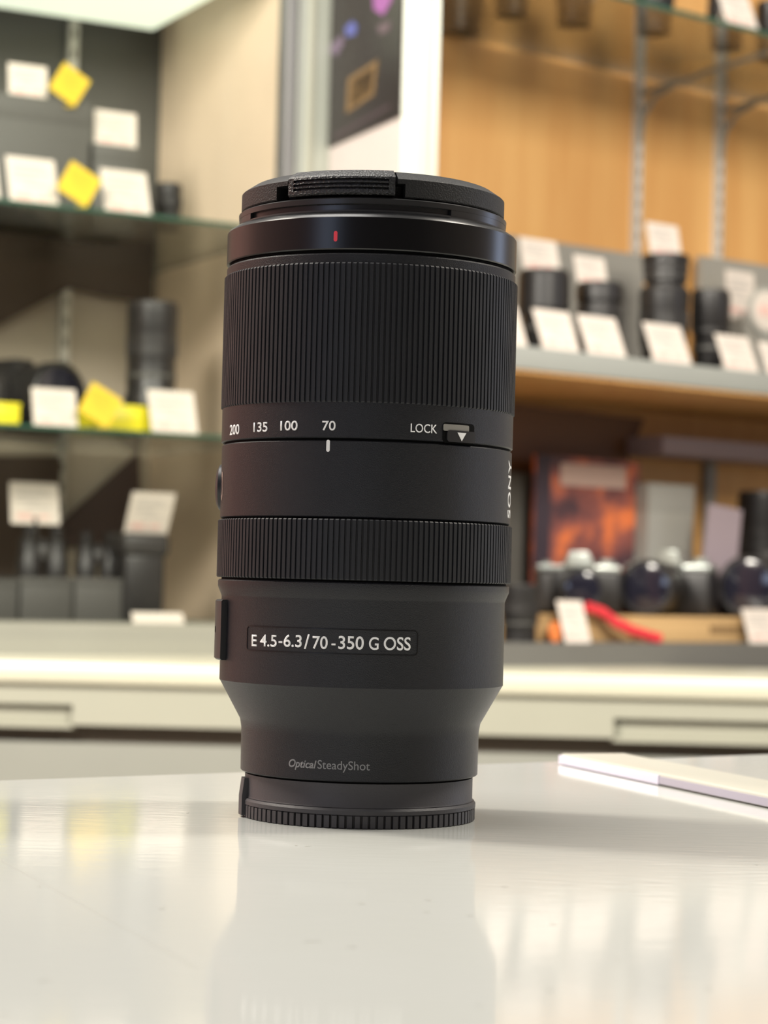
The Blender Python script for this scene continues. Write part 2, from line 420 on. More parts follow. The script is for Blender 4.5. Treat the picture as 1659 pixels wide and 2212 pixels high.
# ================================================================== COUNTER
M_['laminate'] = mat('white_laminate', (.545, .555, .53), .065, bump=.06, bscale=90, bstretch=(1, 3.5, 1), spec=.22, col2=(.53, .54, .505), vscale=6)
M_['cabinet'] = mat('cabinet_white', (.6, .6, .56), .5)
E0, E1 = at_z(0, 1686, TOP), at_z(1205, 1645, TOP)
dE = (E1 - E0).normalized()
PA = E0 - dE * .35; PB = E1 + dE * .75
bm = bmesh.new()
poly = [PA, PB, Vector((PB.x + .3, -.35, TOP)), Vector((PA.x, -.35, TOP))]
f = bm.faces.new([bm.verts.new((p.x, p.y, TOP)) for p in poly]); r = bmesh.ops.extrude_face_region(bm, geom=[f])
for v in r['geom']:
    if isinstance(v, bmesh.types.BMVert): v.co.z = TOP - .025
ctr = empty('shop_counter', (0, .2, 0)); tag(ctr, 'white glossy laminate counter that the big lens stands on', 'counter')
def shift(o, p): o.location = -Vector(p.location); return o
shift(bobj('worktop', bm, M_['laminate'], ctr), ctr)
bm = bmesh.new(); nrm = Vector((dE.y, -dE.x, 0))
pl2 = [p + nrm * .03 * (1 if i < 2 else 0) for i, p in enumerate(poly)]
f = bm.faces.new([bm.verts.new((p.x, p.y, TOP - .025)) for p in pl2]); r = bmesh.ops.extrude_face_region(bm, geom=[f])
for v in r['geom']:
    if isinstance(v, bmesh.types.BMVert): v.co.z = 0
shift(bobj('counter_body', bm, M_['cabinet'], ctr), ctr)
M_['scratch'] = mat('scratch_grey', (.33, .32, .28), .6)
bm = bmesh.new()
def mark(x0, y0, x1, y1, w):
    a, b = at_z(x0, y0, TOP + .00004), at_z(x1, y1, TOP + .00004); d = (b - a).normalized(); n = Vector((-d.y, d.x, 0)) * w / 2
    bm.faces.new([bm.verts.new(p) for p in (a - n, b - n, b + n, a + n)])
mark(0, 1857, 425, 2090, .00012)
shift(bobj('long_scratch', bm, mat('scratch_light', (.45, .44, .4), .6), ctr), ctr)
for x, y, l in ((665, 1829, 12), (350, 1963, 12), (782, 1952, 12), (925, 1945, 12), (922, 1971, 10), (1015, 1979, 12), (1195, 1996, 14), (1188, 2140, 12), (1530, 2136, 10), (1634, 1868, 5), (95, 2118, 25), (760, 2045, 18), (675, 2035, 35), (10, 2190, 22), (85, 1915, 4), (640, 1826, 4), (405, 1757, 5), (1090, 1917, 14), (1035, 2172, 10), (1335, 2073, 4)):
    bm = bmesh.new(); mark(x - l / 2, y + random.uniform(-2, 2), x + l / 2, y + random.uniform(-2, 2), .0004 if l < 15 else .0003)
    shift(bobj('scuff_mark', bm, M_['scratch'], ctr), ctr)

# clear edged plastic strip lying at the right rear of the counter
M_['strip'] = mat('strip_plastic', (.50, .50, .44), .25, bump=.1, bscale=300); M_['strip_edge'] = mat('strip_edge', (.40, .38, .46), .3); M_['lit_edge'] = mat('lit_edge_white', (.68, .65, .78), .4)
TH = .0040
q0 = at_z(1207, 1651, TOP); q1 = at_z(1659, 1747, TOP); 
d = (q1 - q0).normalized(); nn = Vector((-d.y, d.x, 0)); 
if nn.y < 0: nn = -nn
strip = empty('plastic_strip', (q0.x, q0.y, TOP), math.atan2(d.y, d.x)); tag(strip, 'flat white plastic strip with lavender edge lying on the counter at right', 'plastic strip')
bm = bmesh.new(); box(bm, 0, .33, .0002, .026, 0.0, TH, .0012, 3)
bobj('strip_body', bm, M_['strip'], strip)
bm = bmesh.new(); box(bm, .0006, .33, -.0001, .0006, .0006, TH - .0010); bobj('side_edge', bm, M_['strip_edge'], strip)
ql = at_z(1418, 1697, TOP); L = (ql - q0).length
bm = bmesh.new(); box(bm, .0004, L, -.0003, .0003, .0003, TH - .0007); bobj('lit_edge', bm, M_['lit_edge'], strip)  # lit stretch of the side edge, its brightness put into the colour

# ================================================================== SHOP
class Case: pass
def case(px, dist, ang):
    c = Case(); d = ray(px, 1255); c.P = C0 + d * (dist / d.y)
    c.A = Vector((math.sin(R(ang)), math.cos(R(ang)), 0)); c.B = Vector((-c.A.y, c.A.x, 0)); c.yaw = R(90 - ang)
    return c
LC = case(615, 3.15, 62); RC = case(945, 2.9, 52); BC = case(830, 2.78, 90)
def pt(c, px, py, depth): return on_plane(px, py, c.P + c.B * depth, c.B)
def a_of(c, p): return (p - c.P).dot(c.A)
def b_of(c, p): return (p - c.P).dot(c.B)
def loc(c, a, b, z): p = c.P + c.A * a + c.B * b; return Vector((p.x, p.y, z))

for nme, col, kw in (('wood', (.68, .39, .14), dict(rough=.45, col2=(.60, .31, .10), vscale=5, vstretch=(5, 5, .5))),
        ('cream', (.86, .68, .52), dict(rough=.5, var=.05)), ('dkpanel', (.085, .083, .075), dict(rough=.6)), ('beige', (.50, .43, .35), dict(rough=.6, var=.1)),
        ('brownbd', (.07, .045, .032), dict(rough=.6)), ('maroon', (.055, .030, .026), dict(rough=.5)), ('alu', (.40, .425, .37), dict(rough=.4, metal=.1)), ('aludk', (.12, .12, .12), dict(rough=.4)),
        ('sillL', (.24, .24, .20), dict(rough=.5)), ('sillR', (.13, .127, .115), dict(rough=.5)), ('lip', (.52, .51, .40), dict(rough=.35)), ('fascia', (.31, .31, .25), dict(rough=.45)),
        ('gapshade', (.12, .095, .07), dict(rough=.7)), ('lower', (.23, .235, .205), dict(rough=.5)), ('greysh', (.26, .27, .25), dict(rough=.5)), ('greypn', (.28, .27, .24), dict(rough=.6)),
        ('card', (.64, .575, .51), dict(rough=.6)), ('yellow', (.66, .46, .015), dict(rough=.6)), ('ink', (.44, .41, .38), dict(rough=.7)), ('redink', (.68, .42, .37), dict(rough=.7)), ('yink', (.52, .36, .02), dict(rough=.7)),
        ('blk', (.013, .012, .012), dict(rough=.4)), ('blk2', (.024, .022, .021), dict(rough=.45)), ('alulite', (.47, .49, .41), dict(rough=.4)), ('railm', (.60, .58, .54), dict(rough=.45, metal=.2)), ('grn', (.03, .08, .055), dict(rough=.15)), ('greybox', (.06, .058, .053), dict(rough=.6)),
        ('silver', (.42, .45, .42), dict(rough=.3, metal=.6)), ('cardboard', (.48, .31, .14), dict(rough=.8)), ('strapred', (.72, .04, .05), dict(rough=.7)), ('orange', (.75, .22, .06), dict(rough=.5)),
        ('violet', (.33, .27, .30), dict(rough=.5)), ('greyb', (.34, .34, .31), dict(rough=.6)), ('floor', (.3, .28, .25), dict(rough=.5)), ('wall', (.62, .58, .5), dict(rough=.8)), ('salmon', (.80, .45, .40), dict(rough=.6)),
        ('yel2', (.75, .66, .02), dict(rough=.4)), ('glassfront', (.012, .012, .02), dict(rough=.08, coat=.5)), ('dkbrown', (.13, .062, .03), dict(rough=.6)), ('whitepn', (.62, .56, .53), dict(rough=.5)), ('slot', (.16, .14, .12), dict(rough=.7)), ('pink', (.62, .45, .38), dict(rough=.5))):
    M_[nme] = mat(nme + '_surface', col, **kw)
M_['glass'] = sheet_glass('shelf_glass', (.92, .935, .90), .03)
M_['pane'] = sheet_glass('front_glass', (.97, .98, .97), .010)
M_['lightpanel'] = emis('lit_diffuser', (.92, 1, .80), .8)

# room
def slab(name, x0, x1, y0, y1, z0, z1, m):
    bm = bmesh.new(); box(bm, x0, x1, y0, y1, z0, z1); return struct(bobj(name, bm, m))
slab('floor', -2.6, 3.2, -2.5, 5.2, -.05, 0, M_['floor'])
slab('wall_back', -2.6, 3.2, 5.1, 5.2, 0, 2.9, M_['wall'])
slab('wall_front', -2.6, 3.2, -2.6, -2.5, 0, 2.9, M_['brownbd'])
slab('wall_right', 3.2, 3.3, -2.5, 5.1, 0, 2.9, M_['beige'])
slab('wall_left', -2.6, -2.5, -2.5, 5.1, 0, 2.9, M_['salmon'])

def cbox(name, c, a0, a1, b0, b1, z0, z1, m, parent, bev=0):
    bm = bmesh.new(); box(bm, a0, a1, b0, b1, z0, z1, bev)
    return bobj(name, bm, m, parent)      # parent sits at case origin, yawed, z=0
# ---- left case
lc = empty('display_case', (LC.P.x, LC.P.y, 0), LC.yaw); tag(lc, 'left glass-shelved display case with dark back and cream side wall', 'display case')
DL = .52; aL0 = -1.05
zdeckL = EYE - .066; zs2 = EYE + .198; zs1 = EYE + .497; ztop = EYE + .885
zsplit = zs1 - .012
cbox('upper_back_panel', LC, aL0, 0, DL, DL + .02, zsplit, ztop + .1, M_['dkpanel'], lc)
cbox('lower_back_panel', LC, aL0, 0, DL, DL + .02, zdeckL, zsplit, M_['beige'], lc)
cbox('side_wall', LC, 0, .02, 0, DL + .02, zdeckL, ztop + .6, M_['cream'], lc)
cbox('side_wall', LC, aL0 - .02, aL0, 0, DL + .02, zdeckL, ztop + .6, M_['cream'], lc)
cbox('case_deck', LC, aL0, .03, -.02, DL + .02, zdeckL - .02, zdeckL, M_['sillL'], lc)
cbox('case_sill', LC, aL0, .03, -.03, .02, zdeckL - .055, zdeckL - .02, M_['sillL'], lc)
lpz = ztop - .02
cbox('case_top', LC, aL0, 0, 0, DL, ztop + .02, ztop + .04, M_['dkpanel'], lc)
# light panel edge from pixels
cn = at_z(330, 65, ztop - .01)
ac_, bc_ = a_of(LC, cn), b_of(LC, cn)
cbox('light_panel', LC, ac_ - .62, ac_, .03, bc_, ztop - .01, ztop + .015, M_['lightpanel'], lc)
for z in (zs1, zs2):
    bm = bmesh.new(); box(bm, aL0 + .002, -.002, .002, DL - .01, z - .006, z); sh = bobj('glass_shelf', bm, M_['glass'], lc)
    bm = bmesh.new(); box(bm, aL0 + .002, -.002, 0, .002, z - .0058, z - .0002); bobj('green_edge', bm, M_['grn'], sh)
def rail(parent, a, hw, b0, b1, z0, z1, step):
    # perforated strip: one continuous front face divided in cells, slot cells pushed in
    bm = bmesh.new(); box(bm, a - hw, a + hw, b0 + .001, b1, z0, z1)
    zs = [z0]; z = z0 + .03
    while z < z1 - .03: zs += [z, z + .013]; z += step
    zs.append(z1); X = [a - hw, a - hw * .38, a + hw * .38, a + hw]
    V = [[bm.verts.new((x, b0, zz)) for x in X] for zz in zs]; fs = []
    for i in range(len(zs) - 1):
        for j in range(3):
            f = bm.faces.new((V[i][j], V[i][j + 1], V[i + 1][j + 1], V[i + 1][j]))
            if j == 1 and i % 2 == 1: f.material_index = 1
    me = bpy.data.meshes.new('r'); bm.to_mesh(me); bm.free()
    return link('upright_rail', me, [M_['railm'], M_['slot']], parent)
# upright rails with slots on the back panel
for px, in ((152,),):
    p = pt(LC, px, 300, DL - .008); a = a_of(LC, p)
    rl = rail(lc, a, .008, DL - .012, DL, zdeckL, ztop, .033)
# slanted dark boards added on the back, shaped after reflections in the glass
def slant_board(name, c, pts_px, depth, m, parent, lab=None):
    bm = bmesh.new(); vs = []
    for x, y in pts_px:
        p = pt(c, x, y, depth); vs.append(bm.verts.new((a_of(c, p), depth, p.z)))
    f = bm.faces.new(vs); r = bmesh.ops.extrude_face_region(bm, geom=[f])
    for v in r['geom']:
        if isinstance(v, bmesh.types.BMVert): v.co.y += .004
    return bobj(name, bm, m, parent)
slant_board('reflection_board', LC, [(-120, 470), (330, 492), (330, 655), (230, 640), (150, 622), (0, 700), (-120, 740)], DL - .018, M_['brownbd'], lc)
slant_board('reflection_board', LC, [(140, 1180), (130, 1130), (300, 975), (306, 1180)], DL - .018, M_['maroon'], lc)
slant_board('reflection_board', LC, [(-120, 985), (130, 985), (130, 1330), (-120, 1330)], DL - .019, M_['brownbd'], lc)
# front pane
bm = bmesh.new(); box(bm, aL0, -.005, -.012, -.008, zdeckL, ztop + .02); bobj('front_pane', bm, M_['pane'], lc)
# aluminium posts of the left case: dark strip + silver
def post_px(name, c, x0, x1, ymid, depth, th, z0, z1, m, parent):
    p0, p1 = pt(c, x0, ymid, depth), pt(c, x1, ymid, depth); 
    return cbox(name, c, a_of(c, p0), a_of(c, p1), depth, depth + th, z0, z1, m, parent, .001)
post_px('dark_post', LC, 618, 642, 200, -.02, .03, zdeckL, ztop + .6, M_['aludk'], lc)
po = post_px('silver_post', LC, 640, 720, 200, -.012, .05, zdeckL, ztop + .6, M_['alu'], lc)
post_px('post_bead', LC, 650, 656, 200, -.016, .01, zdeckL, ztop + .6, M_['greysh'], lc)
post_px('post_bead', LC, 668, 680, 200, -.016, .01, zdeckL, ztop + .6, M_['fascia'], lc)

# ---- right case
rc = empty('display_case', (RC.P.x, RC.P.y, 0), RC.yaw); tag(rc, 'right open display case with warm orange wood back and grey shelf', 'display case')
DR = .34; aR1 = 1.6
zdeckR = EYE - .078; zmid = EYE + .322; ztsh = EYE + .829
cbox('wood_back', RC, .125, aR1, DR, DR + .02, zdeckR - .02, EYE + 1.3, M_['wood'], rc)
cbox('case_deck', RC, .035, aR1, 0, DR, zdeckR - .02, zdeckR, M_['sillR'], rc)
cbox('case_sill', RC, .03, aR1, -.02, .01, zdeckR - .05, zdeckR - .001, M_['sillR'], rc)
cbox('grey_shelf', RC, .035, aR1, .0, DR - .001, zmid - .032, zmid, M_['greysh'], rc, .002)
cbox('shelf_liner', RC, .035, aR1, .004, DR - .002, zmid - .036, zmid - .032, M_['wood'], rc)
sh = cbox('glass_shelf', RC, .035, aR1, .002, DR - .02, ztsh - .007, ztsh, M_['glass'], rc)
cbox('green_edge', RC, .035, aR1, 0, .002, ztsh - .007, ztsh, M_['grn'], sh)
for x0, x1, yt in ((1080, 1392, 505), (1516, 1740, 552)):
    d_ = DR - .03
    p0, p1 = pt(RC, x0, yt, d_), pt(RC, x1, yt, d_)
    cbox('grey_riser', RC, a_of(RC, p0), a_of(RC, p1), d_, d_ + .012, zmid, p0.z, M_['greypn'], rc)
for px in (1381, 1557, 1745):
    p = pt(RC, px, 300, DR - .01); a = a_of(RC, p)
    rl = rail(rc, a, .007, DR - .012, DR, zmid, EYE + 1.25, .026)
    bm = bmesh.new(); zz = ztsh - .012; pts_ = []
    pts_ = [Vector((a, DR - .012, zz - .10)), Vector((a, DR - .018, zz - .055)), Vector((a, DR - .045, zz - .028)), Vector((a, DR - .09, zz - .016)), Vector((a, DR - .17, zz - .006)), Vector((a, .06, zz))]
    tube(bm, pts_, .004); tube(bm, [Vector((a, DR - .012, zz - .02)), Vector((a, DR - .10, zz - .012))], .004)
    bobj('shelf_bracket', bm, M_['greypn'], rl)
# dark brown and grey boards behind the bottom display
slant_board('dark_brown_board', RC, [(1060, 868), (1392, 905), (1330, 1060), (1060, 1050)], DR - .02, M_['dkbrown'], rc)
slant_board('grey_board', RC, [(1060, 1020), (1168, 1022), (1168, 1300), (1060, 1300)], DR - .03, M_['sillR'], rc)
p0, p1 = pt(RC, 1432, 948, DR - .10), pt(RC, 1700, 990, DR - .10)
cbox('inner_shelf', RC, a_of(RC, p0), a_of(RC, p1) + .3, DR - .10, DR, pt(RC, 1530, 988, DR - .1).z, pt(RC, 1530, 950, DR - .1).z, M_['violet'], rc)
post_px('inner_rail', RC, 1528, 1548, 1030, DR - .012, .012, zdeckR, pt(RC, 1530, 950, DR - .1).z - .02, M_['greyb'], rc)
# side panel of right case carrying the poster, seen at a steep angle
SP = case(869, 2.90, -24.0)          # A runs away to the left
sp = empty('partition_panel', (SP.P.x, SP.P.y, 0), SP.yaw); tag(sp, 'narrow white partition panel between silver posts in the centre', 'partition panel')
aPe = a_of(SP, on_plane(690, 300, SP.P, SP.B))
cbox('white_panel', SP, 0, aPe + .03, -.012, 0, zdeckR - .0505, ztop + .6, M_['whitepn'], sp)
post = empty('corner_post', (RC.P.x, RC.P.y, 0), RC.yaw)
bpost = RC
def corner_post(x0, x1, m, name, y=-0.0, zt=ztop + .6, off=0):
    d0, d1 = ray(x0, 200), ray(x1, 200)
    P0 = C0 + d0 * (2.885 / d0.y); P1 = C0 + d1 * (2.885 / d1.y)
    bm = bmesh.new(); box(bm, P0.x, P1.x, 2.885 - off, 2.93, zdeckR - .0505, zt, .002); o = bobj(name, bm, m, post)
    o.matrix_parent_inverse = post.matrix_basis.inverted(); return o
tag(post, 'wide silver aluminium post left of the orange wood case', 'post')
corner_post(869, 948, M_['alu'], 'post_body')
corner_post(890, 906, M_['alulite'], 'post_bead', off=.003)
corner_post(925, 934, M_['fascia'], 'post_bead', off=.003)
# poster
def poster_mat():
    M = bpy.data.materials.new('poster_print'); M.use_nodes = True; nt = M.node_tree; b = nt.nodes['Principled BSDF']
    b.inputs['Base Color'].default_value = (.018, .012, .012, 1); b.inputs['Roughness'].default_value = .25; return M
a0, a1 = a_of(SP, on_plane(866, 300, SP.P, SP.B)), a_of(SP, on_plane(694, 300, SP.P, SP.B))
zb = on_plane(866, 252, SP.P, SP.B).z
pos = empty('poster', loc(SP, a0, 0, zb), SP.yaw); tag(pos, 'dark poster with gold square emblem on the central partition', 'poster')
# local x along A (away left), local -y? panel faces camera on +B side
pb_ = mat('poster_black', (.020, .014, .014), .3)
bm = bmesh.new(); box(bm, 0, a1 - a0, 0, .003, 0, .62); bobj('poster_sheet', bm, pb_, pos)
W = a1 - a0
def pp(px, py):
    p = on_plane(px, py, SP.P + SP.B * .003, SP.B); return a_of(SP, p) - a0, p.z - zb
def pposter(name, pts, m, w=.004):
    bm = bmesh.new()
    f = bm.faces.new([bm.verts.new((pp(*q)[0], .0032, pp(*q)[1])) for q in pts]); r = bmesh.ops.extrude_face_region(bm, geom=[f])
    for v in r['geom']:
        if isinstance(v, bmesh.types.BMVert): v.co.y += .0005
    return bobj(name, bm, m, pos)
gold = mat('gold_print', (.20, .12, .045), .4); golddk = mat('gold_print_dark', (.055, .034, .02), .4)
em = pposter('gold_emblem', [(752, 170), (817, 128), (808, 205), (748, 246)], gold)
pposter('emblem_field', [(760, 176), (808, 144), (802, 198), (758, 232)], golddk)
pposter('emblem_letter', [(762, 200), (768, 196), (776, 212), (783, 185), (790, 182), (779, 214), (768, 220)], gold)
pposter('emblem_letter', [(786, 208), (798, 184), (803, 180), (799, 194), (792, 204)], gold)
pposter('caption_line', [(722, 292), (845, 224), (843, 232), (722, 300)], mat('caption_purple', (.07, .045, .055), .4))
pposter('colour_spot', [(745, 60), (762, 45), (772, 55), (768, 75), (750, 80)], mat('spot_blue', (.10, .12, .38), .4))
pposter('colour_spot', [(712, 100), (740, 75), (744, 92), (728, 122), (712, 112)], mat('spot_lilac', (.16, .12, .18), .4))
pposter('colour_spot', [(806, -30), (848, -40), (846, 2), (828, 34), (808, 20)], mat('spot_magenta', (.32, .10, .34), .4))
pposter('colour_spot', [(816, 55), (846, 45), (840, 68), (820, 75)], mat('spot_mauve', (.12, .08, .10), .4))

# ---- base cabinet run
bc = empty('base_cabinet', (BC.P.x, BC.P.y, 0), 0); tag(bc, 'long cream base cabinet with drawers under both display cases', 'base cabinet')
def bz(y, x=250, d=0): return on_plane(x, y, BC.P + BC.B * d, BC.B).z
zl1, zl0 = bz(1430), bz(1482); zf_ = bz(1568); zg = bz(1608)
xa, xb = -1.3, 1.75
cbox('cabinet_top_left', BC, xa, -.02, .03, .3, zl1 - .001, zdeckL - .056, M_['sillL'], bc)
cbox('cabinet_top_right', BC, -.02, xb, .03, .3, zl1 - .001, zdeckR - .051, M_['sillR'], bc)
cbox('worktop_lip', BC, xa, xb, -.012, .35, zl0, zl1, M_['lip'], bc, .010)
cbox('lower_carcass', BC, xa, xb, .03, .35, 0, zl0, M_['gapshade'], bc)  # dark brown colour carries the shadow strip in the gap under the drawers
cbox('lower_door', BC, xa, xb, .005, .03, .05, zg, M_['lower'], bc)
xs_ = [xa, a_of(BC, pt(BC, 480, 1520, 0)) - .0 , xb]
hl0, hl1 = a_of(BC, pt(BC, -350, 1550, 0)), a_of(BC, pt(BC, 156, 1550, 0)); hr0, hr1 = a_of(BC, pt(BC, 1326, 1560, 0)), a_of(BC, pt(BC, 1900, 1560, 0))
zh1, zh0 = bz(1521, 100), bz(1572, 100)
def drawer(x0, x1, h0, h1):
    bm = bmesh.new()
    # front with a recessed pull: frame boxes around the pull
    for X0, X1, Z0, Z1 in ((x0, h0, zf_, zl0), (h1, x1, zf_, zl0), (h0, h1, zh1, zl0), (h0, h1, zf_, zh0)):
        box(bm, X0, X1, 0, .03, Z0, Z1)
    dr = bobj('drawer_front', bm, M_['fascia'], bc)
    bm = bmesh.new(); box(bm, h0 - .003, h1 + .003, .012, .02, zh0 - .002, zh1 + .002, .003); 
    bobj('recessed_pull', bm, M_['fascia'], dr)
drawer(xa, .02, hl0, hl1); drawer(.021, xb, hr0, hr1)

# ================================================================== GOODS
def card_px(c, x0, x1, yt, yb, depth, base_z=None, tilt=22, kind='white', label='', group=None, spin=0):
    xm = (x0 + x1) / 2; B = pt(c, xm, yb, depth); T = pt(c, xm, yt, depth)
    w = abs(a_of(c, pt(c, x1, (yt + yb) / 2, depth)) - a_of(c, pt(c, x0, (yt + yb) / 2, depth))); h = (T.z - B.z) / math.cos(R(tilt))
    z = base_z if base_z is not None else B.z
    if base_z is not None: h = (T.z - base_z) / math.cos(R(tilt))
    o = empty('price_card' if kind == 'white' else 'sale_card', (B.x, B.y, z), c.yaw)
    tag(o, label, 'price tag' if kind == 'white' else 'sale tag', group)
    w *= {True: .80, False: .93}[c is RC]
    th = .0012
    M = Matrix.Rotation(-R(tilt), 4, 'X')
    if spin:
        w = h = w * .76
        M = M @ Matrix.Translation((0, 0, w * .5 * (abs(math.cos(R(spin))) + abs(math.sin(R(spin)))))) @ Matrix.Rotation(R(spin), 4, 'Y') @ Matrix.Translation((0, 0, -h / 2))
    bm = bmesh.new(); box(bm, -w / 2, w / 2, 0, th, 0, h, M=M)
    if not spin and tilt > 0: box(bm, -w * .1, w * .1, 0, th, 0, h * .82, M=Matrix.Translation((0, h * .80 * math.sin(R(tilt)) * 1.9 + .001, 0)) @ Matrix.Rotation(R(tilt * .9), 4, 'X'))
    else: box(bm, -.004, .004, .001, .001 + .02, 0, .002)
    bobj('card_sheet', bm, M_['card'] if kind == 'white' else M_['yellow'], o)
    bm = bmesh.new()
    for k, (f0, f1, zz) in enumerate(((.12, .72, .78), (.12, .85, .66), (.12, .6, .54), (.3, .8, .40))):
        box(bm, -w / 2 + f0 * w, -w / 2 + f1 * w, -.0003, .0001, zz * h, zz * h + h * .05, M=M)
    bobj('printed_lines', bm, M_['ink'] if kind == 'white' else M_['yink'], o)
    if kind == 'white':
        bm = bmesh.new(); box(bm, -w * .38, -w * .05, -.0003, .0001, h * .12, h * .24, M=M); box(bm, w * .05, w * .30, -.0003, .0001, h * .14, h * .22, M=M)
        bobj('red_price', bm, M_['redink'], o)
    return o
def lens_item(c, x0, x1, yt, depth, base_z, label, style=0, name='camera_lens', group='lenses on the grey shelf', h=None, lens_at=None):
    """black lens standing on its mount; its pixel extent gives radius and height"""
    xm = (x0 + x1) / 2
    if lens_at is not None: P = lens_at; r = (x1 - x0) / 2 * P.y / FPX
    else:
        P = pt(c, xm, yt + 40, depth); r = (x1 - x0) / 2 * P.y / FPX
    if h is None: h = pt(c, xm, yt, depth).z - base_z
    o = empty(name, (P.x, P.y, base_z), random.uniform(0, 6)); tag(o, label, 'camera lens', group)
    bm = bmesh.new()
    if style == 0: pr = [(r * .80, 0), (r * .80, h * .12), (r * .92, h * .2), (r * .92, h * .45), (r * .90, h * .46), (r * .90, h * .74), (r, h * .78), (r, h * .95)]
    elif style == 1: pr = [(r * .7, 0), (r * .7, h * .1), (r * .78, h * .15), (r * .84, h * .5), (r, h * .56), (r, h * .95)]
    elif style == 2: pr = [(r * .98, 0), (r, h * .03), (r, h * .12), (r * .92, h * .16), (r * .90, h * .58), (r * .96, h * .62), (r * .96, h * .95)]
    else: pr = [(r * .85, 0), (r * .85, h * .3), (r * .95, h * .35), (r, h * .95)]
    lathe(bm, pr, 48); bobj('lens_barrel', bm, M_['blk'], o)
    bm = bmesh.new(); rr = r * (.93 if style != 3 else .97); ribbed(bm, rr, rr + .0012, h * .50, h * .70, 60, .5, .0003); bobj('grip_ring', bm, M_['blk2'], o)
    bm = bmesh.new(); lathe(bm, [(r * .93, h * .94), (r * .95, h * .97), (r * .90, h), (r * .3, h)], 48); bobj('front_cap', bm, M_['blk2'], o)
    bm = bmesh.new(); lathe(bm, [(r * .93, h * .30), (r * .935, h * .33), (r * .93, h * .34)], 48, close=False); bobj('trim_line', bm, M_['greybox'], o)
    return o
def goods_box(c, x0, x1, yt, depth, base_z, m, label, th=.08, name='product_box', cat='box', group=None, lid=None):
    p0, p1 = pt(c, x0, yt, depth), pt(c, x1, yt, depth); a0, a1 = a_of(c, p0), a_of(c, p1); zt = (p0.z + p1.z) / 2
    o = empty(name, loc(c, (a0 + a1) / 2, depth, base_z), c.yaw); tag(o, label, cat, group); w = a1 - a0; h = zt - base_z
    bm = bmesh.new(); box(bm, -w / 2, w / 2, 0, th, 0, h * .9, .001); bobj('box_body', bm, m, o)
    bm = bmesh.new(); box(bm, -w / 2 - .0008, w / 2 + .0008, -.0008, th + .0008, h * .82, h, .001); bobj('box_lid', bm, lid or m, o)
    return o, w, h
def slr(P, yaw, w, label, silver=True, group='cameras on the lower deck', lens_r=.36, lens_len=.55):
    """w = body width in metres; faces local -y"""
    o = empty('slr_camera', P, yaw); tag(o, label, 'camera', group)
    h = w * .62; t = w * .40
    bm = bmesh.new(); box(bm, -w / 2, w / 2, -t / 2, t / 2, 0, h * .84, w * .05, 3); bobj('camera_body', bm, M_['blk'], o)
    bm = bmesh.new(); box(bm, -w / 2, -w * .30, -t * .85, -t * .2, h * .02, h * .8, w * .05, 3); bobj('hand_grip', bm, M_['blk2'], o)
    bm = bmesh.new(); box(bm, -w * .49, w * .49, -t * .45, t * .45, h * .80, h * .92, w * .02, 2)
    bobj('top_plate', bm, M_['silver'] if silver else M_['blk2'], o)
    bm = bmesh.new(); vs = box(bm, -w * .19, w * .19, -t * .62, t * .45, h * .86, h * 1.18, w * .03, 2)
    for v in vs:
        if v.co.z > h * 1.0: v.co.x *= .62; v.co.y = v.co.y * .75
    bobj('viewfinder_hump', bm, M_['silver'] if silver else M_['blk'], o)
    bm = bmesh.new(); cyl(bm, Vector((w * .34, 0, h * .90)), Vector((w * .34, 0, h * 1.04)), w * .085, n=24); bobj('mode_dial', bm, M_['silver'] if silver else M_['blk2'], o)
    bm = bmesh.new(); cyl(bm, Vector((-w * .38, -t * .3, h * .9)), Vector((-w * .38, -t * .3, h * .98)), w * .05, n=20); bobj('shutter_button', bm, M_['silver'], o)
    lr = w * lens_r; cz = max(h * .46, lr * 1.02); L = w * lens_len
    bm = bmesh.new(); y = -t / 2
    def seg(a, b, r0, r1): cyl(bm, Vector((0, y - a, cz)), Vector((0, y - b, cz)), r0, r1, 40)
    seg(0, L * .15, lr * .8, lr * .8); seg(L * .15, L * .7, lr * .92, lr * .92); seg(L * .7, L, lr, lr)
    ln = bobj('camera_lens', bm, M_['blk'], o)
    bm = bmesh.new(); cyl(bm, Vector((0, y - L, cz)), Vector((0, y - L - .0015, cz)), lr * .98, lr * .94, 40, caps=False); cyl(bm, Vector((0, y - L - .0015, cz)), Vector((0, y - L + .003, cz)), lr * .94, lr * .84, 40, caps=False)
    bobj('filter_rim', bm, M_['filter'], ln)
    bm = bmesh.new(); n = 40
    rings = [(lr * .84, -.0005), (lr * .6, -.004), (lr * .3, -.006), (lr * .02, -.0068)]
    prev = None
    for rr, dy in rings:
        L_ = [bm.verts.new((rr * math.cos(2 * PI * k / n), y - L + dy * .5, cz + rr * math.sin(2 * PI * k / n))) for k in range(n)]
        if prev: 
            for k in range(n): bm.faces.new((prev[k], prev[(k + 1) % n], L_[(k + 1) % n], L_[k]))
        prev = L_
    bobj('front_glass', bm, M_['glassfront'], ln)
    return o

G1 = 'price cards on the upper left shelf'
